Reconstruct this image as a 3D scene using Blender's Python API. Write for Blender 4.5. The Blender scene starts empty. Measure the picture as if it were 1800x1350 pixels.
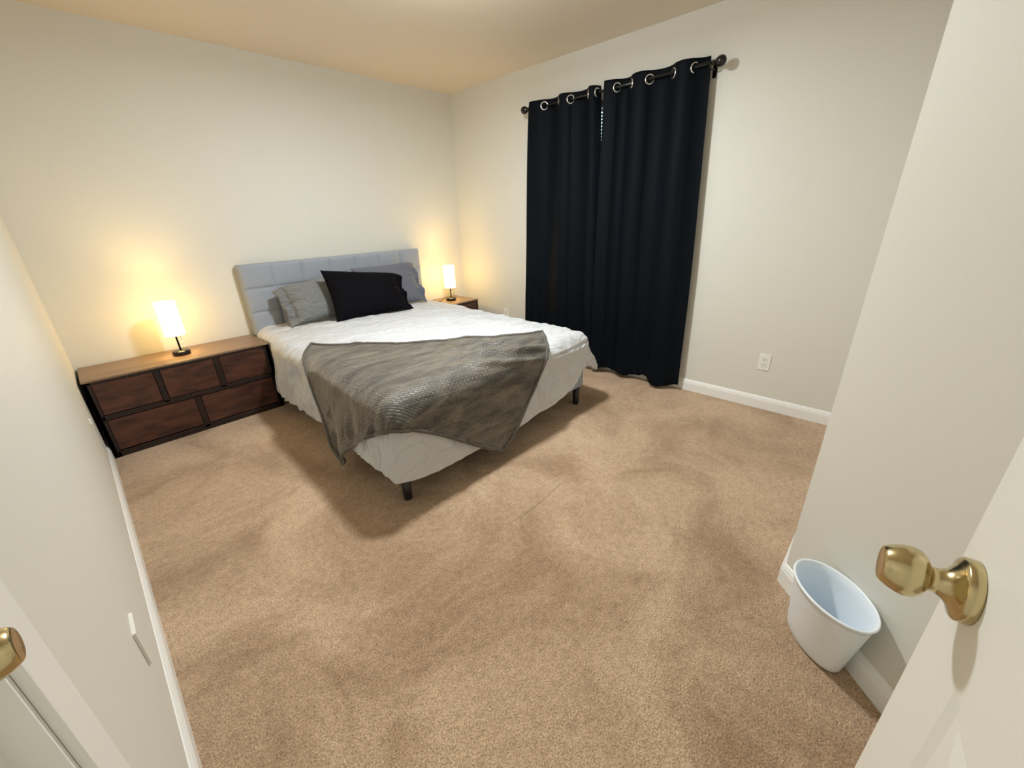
import bpy, bmesh, math, random
import numpy as np
from mathutils import Vector, Matrix, noise as mnoise

S = bpy.context.scene
COL = S.collection
random.seed(4)

# ------------------------------------------------------------------ camera
CAM = bpy.data.cameras.new('camera')
cam = bpy.data.objects.new('camera', CAM)
COL.objects.link(cam)
cam.location = (-3.0971, -3.7352, 1.3333)
cam.rotation_mode = 'XYZ'
cam.rotation_euler = (math.radians(67.440), math.radians(1.8433), math.radians(-46.580))
CAM.sensor_fit = 'HORIZONTAL'
CAM.sensor_width = 36
CAM.lens = 719.54 / 1800 * 36
CAM.clip_start = 0.01
S.camera = cam

# ------------------------------------------------------------------ world, view
W = bpy.data.worlds.new('world')
S.world = W
W.use_nodes = True
W.node_tree.nodes['Background'].inputs[0].default_value = (0.62, 0.95, 1.0, 1)
W.node_tree.nodes['Background'].inputs[1].default_value = 6.0
S.view_settings.view_transform = 'Standard'
S.view_settings.look = 'None'
S.view_settings.gamma = 1.0
S.view_settings.use_curve_mapping = False
S.view_settings.exposure = 0.0
S.cycles.use_denoising = True
S.cycles.max_bounces = 10
S.cycles.diffuse_bounces = 6
S.cycles.sample_clamp_indirect = 6

# ------------------------------------------------------------------ ceiling light (just above the frame)
LAMP = (-1.59, -1.97)
la = bpy.data.lights.new('ceiling_light_glow', 'POINT')
la.shadow_soft_size = 0.075; la.energy = 16
la.color = (0.955, 0.99, 1.0)
lo = bpy.data.objects.new('ceiling_light_glow', la)
COL.objects.link(lo)
lo.location = (LAMP[0], LAMP[1], 2.26)
lb = bpy.data.lights.new('ceiling_light_down_glow', 'AREA'); lb.shape = 'DISK'; lb.size = .22; lb.energy = 49; lb.color = (0.955, 0.99, 1.0)
lbo = bpy.data.objects.new('ceiling_light_down_glow', lb); COL.objects.link(lbo); lbo.location = (LAMP[0], LAMP[1], 2.335)
# hall light beyond the open door
lh = bpy.data.lights.new('hall_light_glow', 'POINT'); lh.energy = 6; lh.shadow_soft_size = .1; lh.color = (1, .95, .85)
lho = bpy.data.objects.new('hall_light_glow', lh); COL.objects.link(lho); lho.location = (-2.2, -4.7, 2.2)

# ------------------------------------------------------------------ material helpers
def mat(name, col=(.8, .8, .8), rough=.6, metal=0., **kw):
    m = bpy.data.materials.new(name); m.use_nodes = True
    b = m.node_tree.nodes['Principled BSDF']
    b.inputs['Base Color'].default_value = (*col, 1)
    b.inputs['Roughness'].default_value = rough
    b.inputs['Metallic'].default_value = metal
    for k, v in kw.items():
        b.inputs[k.replace('_', ' ')].default_value = v
    return m

def nd(m, t, **kw):
    n = m.node_tree.nodes.new(t)
    for k, v in kw.items():
        setattr(n, k, v)
    return n

def lk(m, a, ao, b, bi):
    m.node_tree.links.new(a.outputs[ao], b.inputs[bi])

def bsdf(m):
    return m.node_tree.nodes['Principled BSDF']

def add_bump(m, kind='noise', scale=200, strength=.2, dist=.002, coord='Object', detail=3, rough=.6, mapping=None):
    tc = nd(m, 'ShaderNodeTexCoord')
    src, so = tc, coord
    if mapping:
        mp = nd(m, 'ShaderNodeMapping'); mp.inputs['Scale'].default_value = mapping
        lk(m, tc, coord, mp, 0); src, so = mp, 0
    if kind == 'noise':
        n = nd(m, 'ShaderNodeTexNoise'); n.inputs['Scale'].default_value = scale
        n.inputs['Detail'].default_value = detail; n.inputs['Roughness'].default_value = rough
        out = 'Fac'
    else:
        n = nd(m, 'ShaderNodeTexVoronoi'); n.inputs['Scale'].default_value = scale; out = 'Distance'
    lk(m, src, so, n, 'Vector')
    bp = nd(m, 'ShaderNodeBump'); bp.inputs['Strength'].default_value = strength; bp.inputs['Distance'].default_value = dist
    lk(m, n, out, bp, 'Height'); lk(m, bp, 0, bsdf(m), 'Normal')
    return bp, n

def mix_noise_color(m, c1, c2, scale, lo_=.35, hi=.65, detail=4, mapping=None, coord='Object', dist=0.):
    tc = nd(m, 'ShaderNodeTexCoord'); src, so = tc, coord
    if mapping:
        mp = nd(m, 'ShaderNodeMapping'); mp.inputs['Scale'].default_value = mapping
        lk(m, tc, coord, mp, 0); src, so = mp, 0
    n = nd(m, 'ShaderNodeTexNoise'); n.inputs['Scale'].default_value = scale; n.inputs['Detail'].default_value = detail
    n.inputs['Distortion'].default_value = dist
    lk(m, src, so, n, 'Vector')
    r = nd(m, 'ShaderNodeValToRGB'); r.color_ramp.elements[0].position = lo_; r.color_ramp.elements[1].position = hi
    r.color_ramp.elements[0].color = (*c1, 1); r.color_ramp.elements[1].color = (*c2, 1)
    lk(m, n, 'Fac', r, 0); lk(m, r, 0, bsdf(m), 'Base Color')
    return r

# walls
WALL = (.71, .705, .645)
m_wall = mat('wall_paint', WALL, .62)
add_bump(m_wall, scale=55, strength=.12, dist=.003, detail=4)
m_ceil = mat('ceiling_paint', (.76, .67, .54), .55)
add_bump(m_ceil, scale=14, strength=.25, dist=.006, detail=5)
m_trim = mat('trim_paint', (.86, .87, .85), .35)
m_door = mat('door_paint', (.84, .85, .80), .42)
add_bump(m_door, scale=320, strength=.12, dist=.0008, detail=2)

# carpet
CREASE = ((-2.061, -2.652), (-1.559, -2.659)); FLO = (0., 0.)
m_carp = mat('carpet', (.5, .38, .27), .95)
b = bsdf(m_carp); b.inputs['Sheen Weight'].default_value = .25; b.inputs['Sheen Roughness'].default_value = .5
b.inputs['Specular IOR Level'].default_value = .15
tc = nd(m_carp, 'ShaderNodeTexCoord')
n1 = nd(m_carp, 'ShaderNodeTexNoise'); n1.inputs['Scale'].default_value = 1.9; n1.inputs['Detail'].default_value = 6; n1.inputs['Roughness'].default_value = .62; n1.inputs['Distortion'].default_value = .7
n2 = nd(m_carp, 'ShaderNodeTexNoise'); n2.inputs['Scale'].default_value = 38; n2.inputs['Detail'].default_value = 4; n2.inputs['Roughness'].default_value = .7
n3 = nd(m_carp, 'ShaderNodeTexNoise'); n3.inputs['Scale'].default_value = 190; n3.inputs['Detail'].default_value = 2
for n in (n1, n2, n3): lk(m_carp, tc, 'Object', n, 'Vector')
r1 = nd(m_carp, 'ShaderNodeValToRGB')
r1.color_ramp.elements[0].position = .36; r1.color_ramp.elements[0].color = (.42, .280, .170, 1)
r1.color_ramp.elements[1].position = .60; r1.color_ramp.elements[1].color = (.64, .465, .31, 1)
lk(m_carp, n1, 'Fac', r1, 0)
mx = nd(m_carp, 'ShaderNodeMixRGB', blend_type='MULTIPLY'); mx.inputs[0].default_value = 1
r2 = nd(m_carp, 'ShaderNodeValToRGB')
r2.color_ramp.elements[0].position = .3; r2.color_ramp.elements[0].color = (.80, .78, .75, 1)
r2.color_ramp.elements[1].position = .62; r2.color_ramp.elements[1].color = (1.06, 1.06, 1.06, 1)
lk(m_carp, n2, 'Fac', r2, 0)
lk(m_carp, r1, 0, mx, 1); lk(m_carp, r2, 0, mx, 2)
mx2 = nd(m_carp, 'ShaderNodeMixRGB', blend_type='MULTIPLY'); mx2.inputs[0].default_value = 1
r3 = nd(m_carp, 'ShaderNodeValToRGB')
r3.color_ramp.elements[0].position = .3; r3.color_ramp.elements[0].color = (.55, .52, .49, 1)
r3.color_ramp.elements[1].position = .7; r3.color_ramp.elements[1].color = (1.2, 1.2, 1.2, 1)
lk(m_carp, n3, 'Fac', r3, 0)
lk(m_carp, mx, 0, mx2, 1); lk(m_carp, r3, 0, mx2, 2); lk(m_carp, mx2, 0, b, 'Base Color')
sx = nd(m_carp, 'ShaderNodeSeparateXYZ'); lk(m_carp, tc, 'Object', sx, 0)
def mth(op, a, b_=None, clamp=False):
    n = nd(m_carp, 'ShaderNodeMath', operation=op); n.use_clamp = clamp
    for i_, q in enumerate((a, b_)):
        if q is None: continue
        if isinstance(q, (int, float)): n.inputs[i_].default_value = q
        else: m_carp.node_tree.links.new(q, n.inputs[i_])
    return n.outputs[0]
CR0, CR1 = Vector(CREASE[0]), Vector(CREASE[1]); cd = (CR1 - CR0).normalized(); cL = (CR1 - CR0).length
dx_ = mth('SUBTRACT', sx.outputs[0], CR0.x + FLO[0]); dy_ = mth('SUBTRACT', sx.outputs[1], CR0.y + FLO[1])
along = mth('ADD', mth('MULTIPLY', dx_, cd.x), mth('MULTIPLY', dy_, cd.y))
acr = mth('ADD', mth('MULTIPLY', dx_, -cd.y), mth('MULTIPLY', dy_, cd.x))
acr = mth('ADD', acr, mth('MULTIPLY', mth('SINE', mth('MULTIPLY', along, 9.0)), .012))
ln_ = mth('SUBTRACT', 1.0, mth('MULTIPLY', mth('ABSOLUTE', acr), 130.0), clamp=True)
ends = mth('MULTIPLY', mth('MULTIPLY', along, 12.0, clamp=True), mth('MULTIPLY', mth('SUBTRACT', cL, along), 12.0, clamp=True))
crease = mth('MULTIPLY', ln_, ends)
mx3 = nd(m_carp, 'ShaderNodeMixRGB', blend_type='MULTIPLY'); m_carp.node_tree.links.new(mth('MULTIPLY', crease, .55), mx3.inputs[0])
lk(m_carp, mx2, 0, mx3, 1); mx3.inputs[2].default_value = (.45, .42, .40, 1); lk(m_carp, mx3, 0, b, 'Base Color')
ad = nd(m_carp, 'ShaderNodeMath', operation='ADD'); ml = nd(m_carp, 'ShaderNodeMath', operation='MULTIPLY'); ml.inputs[1].default_value = 2.5
lk(m_carp, n2, 'Fac', ml, 0); lk(m_carp, ml, 0, ad, 0); lk(m_carp, n3, 'Fac', ad, 1)
bp = nd(m_carp, 'ShaderNodeBump'); bp.inputs['Strength'].default_value = .75; bp.inputs['Distance'].default_value = .006
lk(m_carp, ad, 0, bp, 'Height'); lk(m_carp, bp, 0, b, 'Normal')

# dark rustic wood
m_wood = mat('dark_wood', (.09, .035, .02), .42)
mix_noise_color(m_wood, (.018, .007, .006), (.10, .036, .022), 5, .3, .68, 6, mapping=(.8, 1, 3.2), dist=1.2)
m_wood_frame = mat('dark_wood_frame', (.022, .010, .008), .45)
mix_noise_color(m_wood_frame, (.009, .004, .0035), (.021, .009, .007), 6, mapping=(.6, 4, 1))
m_wood_top = mat('brown_wood_top', (.20, .10, .055), .38)
mix_noise_color(m_wood_top, (.19, .118, .070), (.29, .19, .118), 4, .3, .7, 5, mapping=(.5, 5, 1), dist=.6)
m_black = mat('black_metal', (.006, .006, .006), .22, 0.)
m_blackwood = mat('black_leg', (.010, .009, .009), .4)
m_brass = mat('brass', (.58, .48, .27), .2, 1.)
m_brass_dark = mat('keyhole', (.03, .02, .01), .5)
m_chrome = mat('chrome_ring', (.75, .75, .76), .2, 1.)
m_plate = mat('outlet_plastic', (.85, .85, .80), .35)
m_slot = mat('outlet_slot', (.03, .03, .03), .6)
m_bin = mat('bin_plastic', (.86, .93, .99), .33, 0., Subsurface_Weight=.0)

# fabrics
m_headb = mat('headboard_linen', (.31, .345, .40), .9, 0., Sheen_Weight=.2)
add_bump(m_headb, scale=420, strength=.35, dist=.001)
m_comf = mat('comforter_cotton', (.56, .575, .595), .85, 0., Sheen_Weight=.1)
add_bump(m_comf, scale=60, strength=.12, dist=.003, detail=5)
def crumple(m, scale, strength, dist, mapping=(1, 1, 1), rot=0.):
    tc = nd(m, 'ShaderNodeTexCoord'); mp = nd(m, 'ShaderNodeMapping'); mp.inputs['Scale'].default_value = mapping; mp.inputs['Rotation'].default_value = (0, 0, rot)
    lk(m, tc, 'Object', mp, 0)
    n = nd(m, 'ShaderNodeTexNoise'); n.inputs['Scale'].default_value = scale; n.inputs['Detail'].default_value = 2.5; n.inputs['Distortion'].default_value = 1.1; n.inputs['Roughness'].default_value = .5
    lk(m, mp, 0, n, 'Vector')
    a = nd(m, 'ShaderNodeMath', operation='SUBTRACT'); a.inputs[1].default_value = .5; lk(m, n, 'Fac', a, 0)
    c = nd(m, 'ShaderNodeMath', operation='ABSOLUTE'); lk(m, a, 0, c, 0)
    d = nd(m, 'ShaderNodeMath', operation='POWER'); d.inputs[1].default_value = .6; lk(m, c, 0, d, 0)
    e = nd(m, 'ShaderNodeMath', operation='MULTIPLY'); e.inputs[1].default_value = -1.; lk(m, d, 0, e, 0)
    b_ = nd(m, 'ShaderNodeBump'); b_.inputs['Strength'].default_value = strength; b_.inputs['Distance'].default_value = dist
    old = bsdf(m).inputs['Normal'].links[0].from_node if bsdf(m).inputs['Normal'].links else None
    lk(m, e, 0, b_, 'Height')
    if old: lk(m, old, 0, b_, 'Normal')
    lk(m, b_, 0, bsdf(m), 'Normal')
crumple(m_comf, 4.8, .7, .024, (1, 2.2, 1.3), .35)
m_matt = mat('mattress_cloth', (.7, .7, .68), .9)
m_pgrey = mat('pillow_taupe', (.185, .19, .188), .8, 0., Sheen_Weight=.15)
add_bump(m_pgrey, scale=24, strength=.15, dist=.004, detail=4)
m_plil = mat('pillow_grey', (.125, .135, .17), .8, 0., Sheen_Weight=.15)
add_bump(m_plil, scale=20, strength=.15, dist=.004, detail=4)
crumple(m_pgrey, 9, .8, .02, (1, 1, 1.6)); crumple(m_plil, 6, .5, .015)
m_pblk = mat('pillow_black', (.0035, .003, .0045), .85, 0., Sheen_Weight=.0, Specular_IOR_Level=.08)
add_bump(m_pblk, scale=20, strength=.2, dist=.004, detail=4)
m_curt = mat('curtain_black', (.0018, .0036, .0064), .66, 0., Sheen_Weight=.0, Specular_IOR_Level=.10)
m_curt.node_tree.nodes['Principled BSDF'].inputs['Sheen Tint'].default_value = (.55, .75, 1, 1)
add_bump(m_curt, scale=900, strength=.2, dist=.0006)
m_slat = mat('blind_slat', (.42, .44, .42), .6)
m_vinyl = mat('window_vinyl', (.85, .85, .83), .4)
m_glass = mat('window_glass', (1, 1, 1), .02, 0., Transmission_Weight=1.0)

# velvet throw with a woven basket pattern pressed into the pile
m_blank = mat('throw_velvet', (.075, .066, .054), .46, 0., Sheen_Weight=.8, Sheen_Roughness=.35)
bb = bsdf(m_blank); bb.inputs['Sheen Tint'].default_value = (.80, .80, .80, 1)
bb.inputs['Specular IOR Level'].default_value = .6
tc = nd(m_blank, 'ShaderNodeTexCoord'); mp = nd(m_blank, 'ShaderNodeMapping')
mp.inputs['Rotation'].default_value = (0, 0, math.radians(45)); mp.inputs['Scale'].default_value = (1, 1, 1)
lk(m_blank, tc, 'UV', mp, 0)
br = nd(m_blank, 'ShaderNodeTexBrick'); br.inputs['Scale'].default_value = 1.0
br.inputs['Brick Width'].default_value = .040; br.inputs['Row Height'].default_value = .016
br.inputs['Mortar Size'].default_value = .0040; br.inputs['Mortar Smooth'].default_value = 1.0
br.inputs['Color1'].default_value = (1, 1, 1, 1); br.inputs['Color2'].default_value = (.8, .8, .8, 1); br.inputs['Mortar'].default_value = (0, 0, 0, 1)
lk(m_blank, mp, 0, br, 'Vector')
nn = nd(m_blank, 'ShaderNodeTexNoise'); nn.inputs['Scale'].default_value = 7; nn.inputs['Detail'].default_value = 7; nn.inputs['Distortion'].default_value = .8
mp2 = nd(m_blank, 'ShaderNodeMapping'); mp2.inputs['Rotation'].default_value = (0, 0, .9); mp2.inputs['Scale'].default_value = (.7, 2.2, 1); lk(m_blank, tc, 'UV', mp2, 0); lk(m_blank, mp2, 0, nn, 'Vector')
rr = nd(m_blank, 'ShaderNodeValToRGB'); rr.color_ramp.elements[0].position = .35; rr.color_ramp.elements[1].position = .7
rr.color_ramp.elements[0].color = (.040, .034, .026, 1); rr.color_ramp.elements[1].color = (.165, .145, .115, 1)
lk(m_blank, nn, 'Fac', rr, 0); lk(m_blank, rr, 0, bb, 'Base Color')
n4 = nd(m_blank, 'ShaderNodeTexNoise'); n4.inputs['Scale'].default_value = 160; n4.inputs['Detail'].default_value = 3; lk(m_blank, tc, 'UV', n4, 'Vector')
b1 = nd(m_blank, 'ShaderNodeBump'); b1.inputs['Strength'].default_value = .6; b1.inputs['Distance'].default_value = .004
lk(m_blank, br, 'Color', b1, 'Height')
b2 = nd(m_blank, 'ShaderNodeBump'); b2.inputs['Strength'].default_value = .5; b2.inputs['Distance'].default_value = .003
lk(m_blank, n4, 'Fac', b2, 'Height'); lk(m_blank, b1, 0, b2, 'Normal'); lk(m_blank, b2, 0, bb, 'Normal')
m_hem = mat('throw_hem', (.09, .08, .065), .6, 0., Sheen_Weight=.7, Sheen_Roughness=.3)
add_bump(m_hem, scale=200, strength=.5, dist=.003)

def emit(name, col, st):
    m = bpy.data.materials.new(name); m.use_nodes = True
    nt = m.node_tree; nt.nodes.clear()
    e = nt.nodes.new('ShaderNodeEmission'); e.inputs[0].default_value = (*col, 1); e.inputs[1].default_value = st
    o = nt.nodes.new('ShaderNodeOutputMaterial'); nt.links.new(e.outputs[0], o.inputs[0])
    return m
m_diff = emit('ceiling_diffuser', (1, .965, .88), 3.0)
m_bulb = emit('bulb_glass', (1, .72, .36), 18)
m_shade = mat('lamp_shade_linen', (.85, .80, .68), .8)
bs = bsdf(m_shade); bs.inputs['Emission Color'].default_value = (1, .62, .18, 1); bs.inputs['Emission Strength'].default_value = 13.0

# ------------------------------------------------------------------ mesh helpers
def link_mesh(name, verts, faces, m, parent=None, smooth=False, uvs=None, fixn=True):
    me = bpy.data.meshes.new(name)
    me.from_pydata([tuple(v) for v in verts], [], [tuple(f) for f in faces])
    me.validate(); 
    if fixn:
        bm = bmesh.new(); bm.from_mesh(me); bmesh.ops.recalc_face_normals(bm, faces=bm.faces); bm.to_mesh(me); bm.free()
    if smooth:
        me.polygons.foreach_set('use_smooth', [True] * len(me.polygons))
    me.materials.append(m)
    if uvs is not None:
        ul = me.uv_layers.new(name='UVMap')
        li = np.empty(len(me.loops), dtype=np.int32); me.loops.foreach_get('vertex_index', li)
        ul.data.foreach_set('uv', np.asarray(uvs)[li].astype(np.float32).ravel())
    o = bpy.data.objects.new(name, me); COL.objects.link(o)
    if parent: o.parent = parent
    return o

def bm_obj(name, bm, m, parent=None, smooth=False):
    bmesh.ops.recalc_face_normals(bm, faces=bm.faces)
    me = bpy.data.meshes.new(name); bm.to_mesh(me); bm.free()
    if smooth:
        me.polygons.foreach_set('use_smooth', [True] * len(me.polygons))
    for mm in (m if isinstance(m, (list, tuple)) else [m]): me.materials.append(mm)
    o = bpy.data.objects.new(name, me); COL.objects.link(o)
    if parent: o.parent = parent
    return o

def box(bm, x0, x1, y0, y1, z0, z1, bev=0., seg=2, mi=0):
    r = bmesh.ops.create_cube(bm, size=1)
    vs = r['verts']
    for v in vs:
        v.co = Vector(((x0 + x1) / 2 + v.co.x * (x1 - x0), (y0 + y1) / 2 + v.co.y * (y1 - y0), (z0 + z1) / 2 + v.co.z * (z1 - z0)))
    fs = list({f for v in vs for f in v.link_faces})
    for f in fs: f.material_index = mi
    if bev > 0:
        es = list({e for v in vs for e in v.link_edges})
        bmesh.ops.bevel(bm, geom=es, offset=bev, segments=seg, profile=.6, affect='EDGES')

def boxobj(name, b6, m, parent=None, bev=0., seg=2):
    bm = bmesh.new(); box(bm, *b6, bev=bev, seg=seg)
    return bm_obj(name, bm, m, parent, smooth=False)

def lathe(bm, prof, seg=40, axis='Z', origin=(0, 0, 0), cap=True, sx=1., sy=1., mi=0):
    rings = []
    for r, h in prof:
        ring = []
        for k in range(seg):
            a = 2 * math.pi * k / seg
            if axis == 'Z': c = (r * math.cos(a) * sx, r * math.sin(a) * sy, h)
            elif axis == 'Y': c = (r * math.cos(a), h, r * math.sin(a))
            else: c = (h, r * math.cos(a), r * math.sin(a))
            ring.append(bm.verts.new(Vector(origin) + Vector(c)))
        rings.append(ring)
    for a, b_ in zip(rings, rings[1:]):
        for k in range(seg):
            f = bm.faces.new((a[k], a[(k + 1) % seg], b_[(k + 1) % seg], b_[k])); f.smooth = True; f.material_index = mi
    if cap:
        for ring in (rings[0], rings[-1]):
            try: f = bm.faces.new(ring); f.material_index = mi
            except ValueError: pass

def tube(bm, pts, r, seg=10, closed=False):
    pts = [Vector(p_) for p_ in pts]; n = len(pts); rings = []
    up = Vector((0, 0, 1)); prev = None
    for i, p_ in enumerate(pts):
        if closed: t = pts[(i + 1) % n] - pts[i - 1]
        else: t = pts[min(i + 1, n - 1)] - pts[max(i - 1, 0)]
        t.normalize()
        if prev is None:
            a = t.cross(up)
            if a.length < .1: a = t.cross(Vector((1, 0, 0)))
        else:
            a = prev - t * prev.dot(t)
        a.normalize(); prev = a; b_ = t.cross(a)
        rr_ = r[i] if isinstance(r, (list, tuple)) else r
        rings.append([bm.verts.new(p_ + a * rr_ * math.cos(2 * math.pi * k / seg) + b_ * rr_ * math.sin(2 * math.pi * k / seg)) for k in range(seg)])
    m_ = n if closed else n - 1
    for i in range(m_):
        A, B = rings[i], rings[(i + 1) % n]
        for k in range(seg):
            f = bm.faces.new((A[k], A[(k + 1) % seg], B[(k + 1) % seg], B[k])); f.smooth = True
    if not closed:
        bm.faces.new(rings[0]); bm.faces.new(rings[-1])

def empty(name, loc, label, cat, group=None, rz=0):
    o = bpy.data.objects.new(name, None); COL.objects.link(o); o.location = loc; o.rotation_euler = (0, 0, rz)
    o.empty_display_size = .1
    return tag(o, label, cat, group)

def tag(o, label, cat, group=None, kind=None):
    o['label'] = label; o['category'] = cat
    if group: o['group'] = group
    if kind: o['kind'] = kind
    return o

def structure(o):
    o['kind'] = 'structure'; return o

# numpy value noise
_rng = np.random.RandomState(7); _tab = _rng.rand(256, 256)
def vnoise(x, y):
    xi = np.floor(x).astype(int); yi = np.floor(y).astype(int); fx = x - xi; fy = y - yi
    fx = fx * fx * (3 - 2 * fx); fy = fy * fy * (3 - 2 * fy)
    g = lambda a, b_: _tab[a % 256, b_ % 256]
    return (g(xi, yi) * (1 - fx) + g(xi + 1, yi) * fx) * (1 - fy) + (g(xi, yi + 1) * (1 - fx) + g(xi + 1, yi + 1) * fx) * fy
def fbm(x, y, o=4):
    s = 0; a = .5; t = 0
    for i in range(o):
        s = s + a * vnoise(x * 2 ** i + 17 * i, y * 2 ** i + 31 * i); t += a; a *= .5
    return s / t
def ridge(x, y, o=3):
    s = 0; a = .6; t = 0
    for i in range(o):
        s = s + a * (1 - np.abs(2 * vnoise(x * 2 ** i + 9 * i, y * 2 ** i + 5 * i) - 1)) ** 2; t += a; a *= .5
    return s / t
def sstep(a, b_, x):
    t = np.clip((x - a) / (b_ - a), 0, 1); return t * t * (3 - 2 * t)

def grid_faces(nu, nv, closed_u=False):
    f = []
    for j in range(nv - 1):
        for i in range(nu if closed_u else nu - 1):
            i2 = (i + 1) % nu
            f.append((j * nu + i, j * nu + i2, (j + 1) * nu + i2, (j + 1) * nu + i))
    return f

# ================================================================== ROOM
H = 2.44; LX = -3.26; BY = -3.985
OC = Vector((-1.5726, -3.6565)); DD = Vector((-.6965, -.7175))          # outer corner, direction of the angled wall
tEnd = (-5.3 - OC.y) / DD.y
AE = OC + DD * tEnd                                                     # angled wall runs on past the back wall line
structure(boxobj('floor', (LX - .15, .15, -5.4, .15, -.1, 0), m_carp))
structure(boxobj('ceiling', (LX - .15, .15, -5.4, .15, H, H + .1), m_ceil))
structure(boxobj('wall_back', (LX - .15, .15, 0, .12, 0, H), m_wall))
# window wall with an opening
WY0, WY1, WZ0, WZ1 = -2.44, -1.24, .92, 2.09
bm = bmesh.new()
box(bm, 0, .12, -5.4, WY0, 0, H); box(bm, 0, .12, WY1, 0, 0, H)
box(bm, 0, .12, WY0, WY1, 0, WZ0); box(bm, 0, .12, WY0, WY1, WZ1, H)
structure(bm_obj('wall_right', bm, m_wall))
# left wall with the closet door opening
DY0, DY1, DZ = -3.93, -3.170, 2.04
bm = bmesh.new()
box(bm, LX - .12, LX, DY1, 0, 0, H); box(bm, LX - .12, LX, -5.4, DY0, 0, H); box(bm, LX - .12, LX, DY0, DY1, DZ, H)
structure(bm_obj('wall_left', bm, m_wall))
# angled wall and its return
N2 = Vector((DD.y, -DD.x))                                              # points away from the room
def prism(bm, poly, z0, z1):
    a = [bm.verts.new((x, y, z0)) for x, y in poly]; b_ = [bm.verts.new((x, y, z1)) for x, y in poly]
    bm.faces.new(a); bm.faces.new(b_)
    n = len(poly)
    for i in range(n): bm.faces.new((a[i], a[(i + 1) % n], b_[(i + 1) % n], b_[i]))
aang = math.atan2(-DD.y, -DD.x)
bm = bmesh.new(); box(bm, -tEnd, 0, -.115, 0, 0, H)
wa = structure(bm_obj('wall_angled', bm, m_wall)); wa.location = (OC.x, OC.y, 0); wa.rotation_euler = (0, 0, aang)
structure(boxobj('wall_return', (OC.x, 0, OC.y - .115, OC.y, 0, H), m_wall))
# wall holding the open door
bm = bmesh.new()
backend = OC + DD * ((BY - OC.y) / DD.y)
backend2 = OC + DD * ((BY - .115 - OC.y) / DD.y)
DX0, DX1 = -3.235, -2.465
prism(bm, [(DX1, BY), (backend.x, BY), (backend2.x, BY - .115), (DX1, BY - .115)], 0, H)
box(bm, DX0, DX1, BY - .115, BY, 2.05, H); box(bm, LX, DX0, BY - .115, BY, 0, H)
structure(bm_obj('wall_front', bm, m_wall))
structure(boxobj('wall_hall', (LX, -2.0, -5.42, -5.3, 0, H), m_wall))

# baseboards: profile swept along straight runs
BP = [(0, 0), (.013, 0), (.013, .062), (.010, .070), (.010, .074), (.006, .082), (.003, .088), (0, .090)]
def baseboard(name, p0, p1, n, ext0=0, ext1=0):
    p0 = Vector(p0); p1 = Vector(p1); n = Vector(n).normalized(); d = (p1 - p0).normalized()
    bm = bmesh.new(); A = []; B = []
    for o_, z in BP:
        a = p0 + n * o_ - d * o_ * ext0; b_ = p1 + n * o_ + d * o_ * ext1
        A.append(bm.verts.new((a.x, a.y, z))); B.append(bm.verts.new((b_.x, b_.y, z)))
    k = len(BP)
    for i in range(k): bm.faces.new((A[i], A[(i + 1) % k], B[(i + 1) % k], B[i]))
    bm.faces.new(A); bm.faces.new(B)
    return structure(bm_obj(name, bm, m_trim))
baseboard('baseboard_right', (0, 0), (0, OC.y), (-1, 0))
baseboard('baseboard_left', (LX, 0), (LX, -3.090), (1, 0))
baseboard('baseboard_back', (LX, 0), (0, 0), (0, -1))
nA = Vector((-N2.x, -N2.y))
if nA.dot(Vector((-1, 1))) < 0: nA = -nA
baseboard('baseboard_angled', OC, backend, nA, ext0=.41)
baseboard('baseboard_return', OC, (0, OC.y), (0, 1), ext0=.41)

# window: frame, glass; blind
bm = bmesh.new()
for a in ((.06, .10, WY0, WY0 + .05, WZ0, WZ1), (.06, .10, WY1 - .05, WY1, WZ0, WZ1), (.06, .10, WY0, WY1, WZ0, WZ0 + .05),
          (.06, .10, WY0, WY1, WZ1 - .05, WZ1), (.06, .10, WY0, WY1, (WZ0 + WZ1) / 2 - .02, (WZ0 + WZ1) / 2 + .02)):
    box(bm, *a, bev=.004)
win = structure(bm_obj('window_1', bm, m_vinyl))
boxobj('pane', (.078, .082, WY0 + .03, WY1 - .03, WZ0 + .03, WZ1 - .03), m_glass, win)
blind = empty('window_blind', (.03, (WY0 + WY1) / 2, WZ1 - .03), 'pale slatted blind glimpsed through the gap between the black curtains', 'blind')
bm = bmesh.new(); box(bm, -.014, .014, WY0 + .015 - blind.location.y, WY1 - .015 - blind.location.y, -.012, .028, bev=.003)
bm_obj('head_rail', bm, m_slat, blind)
bm = bmesh.new(); z = -.03
while z > -(WZ1 - WZ0) + .07:
    c = math.cos(math.radians(50)); s = math.sin(math.radians(50)); w = .0125
    y0 = WY0 + .02 - blind.location.y; y1 = WY1 - .02 - blind.location.y
    v = [bm.verts.new(q) for q in ((-w * c, y0, z - w * s), (w * c, y0, z + w * s), (w * c, y1, z + w * s), (-w * c, y1, z - w * s))]
    f = bm.faces.new(v); z -= .0225
so = bm_obj('slats', bm, m_slat, blind)
md = so.modifiers.new('sol', 'SOLIDIFY'); md.thickness = .0009

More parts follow.
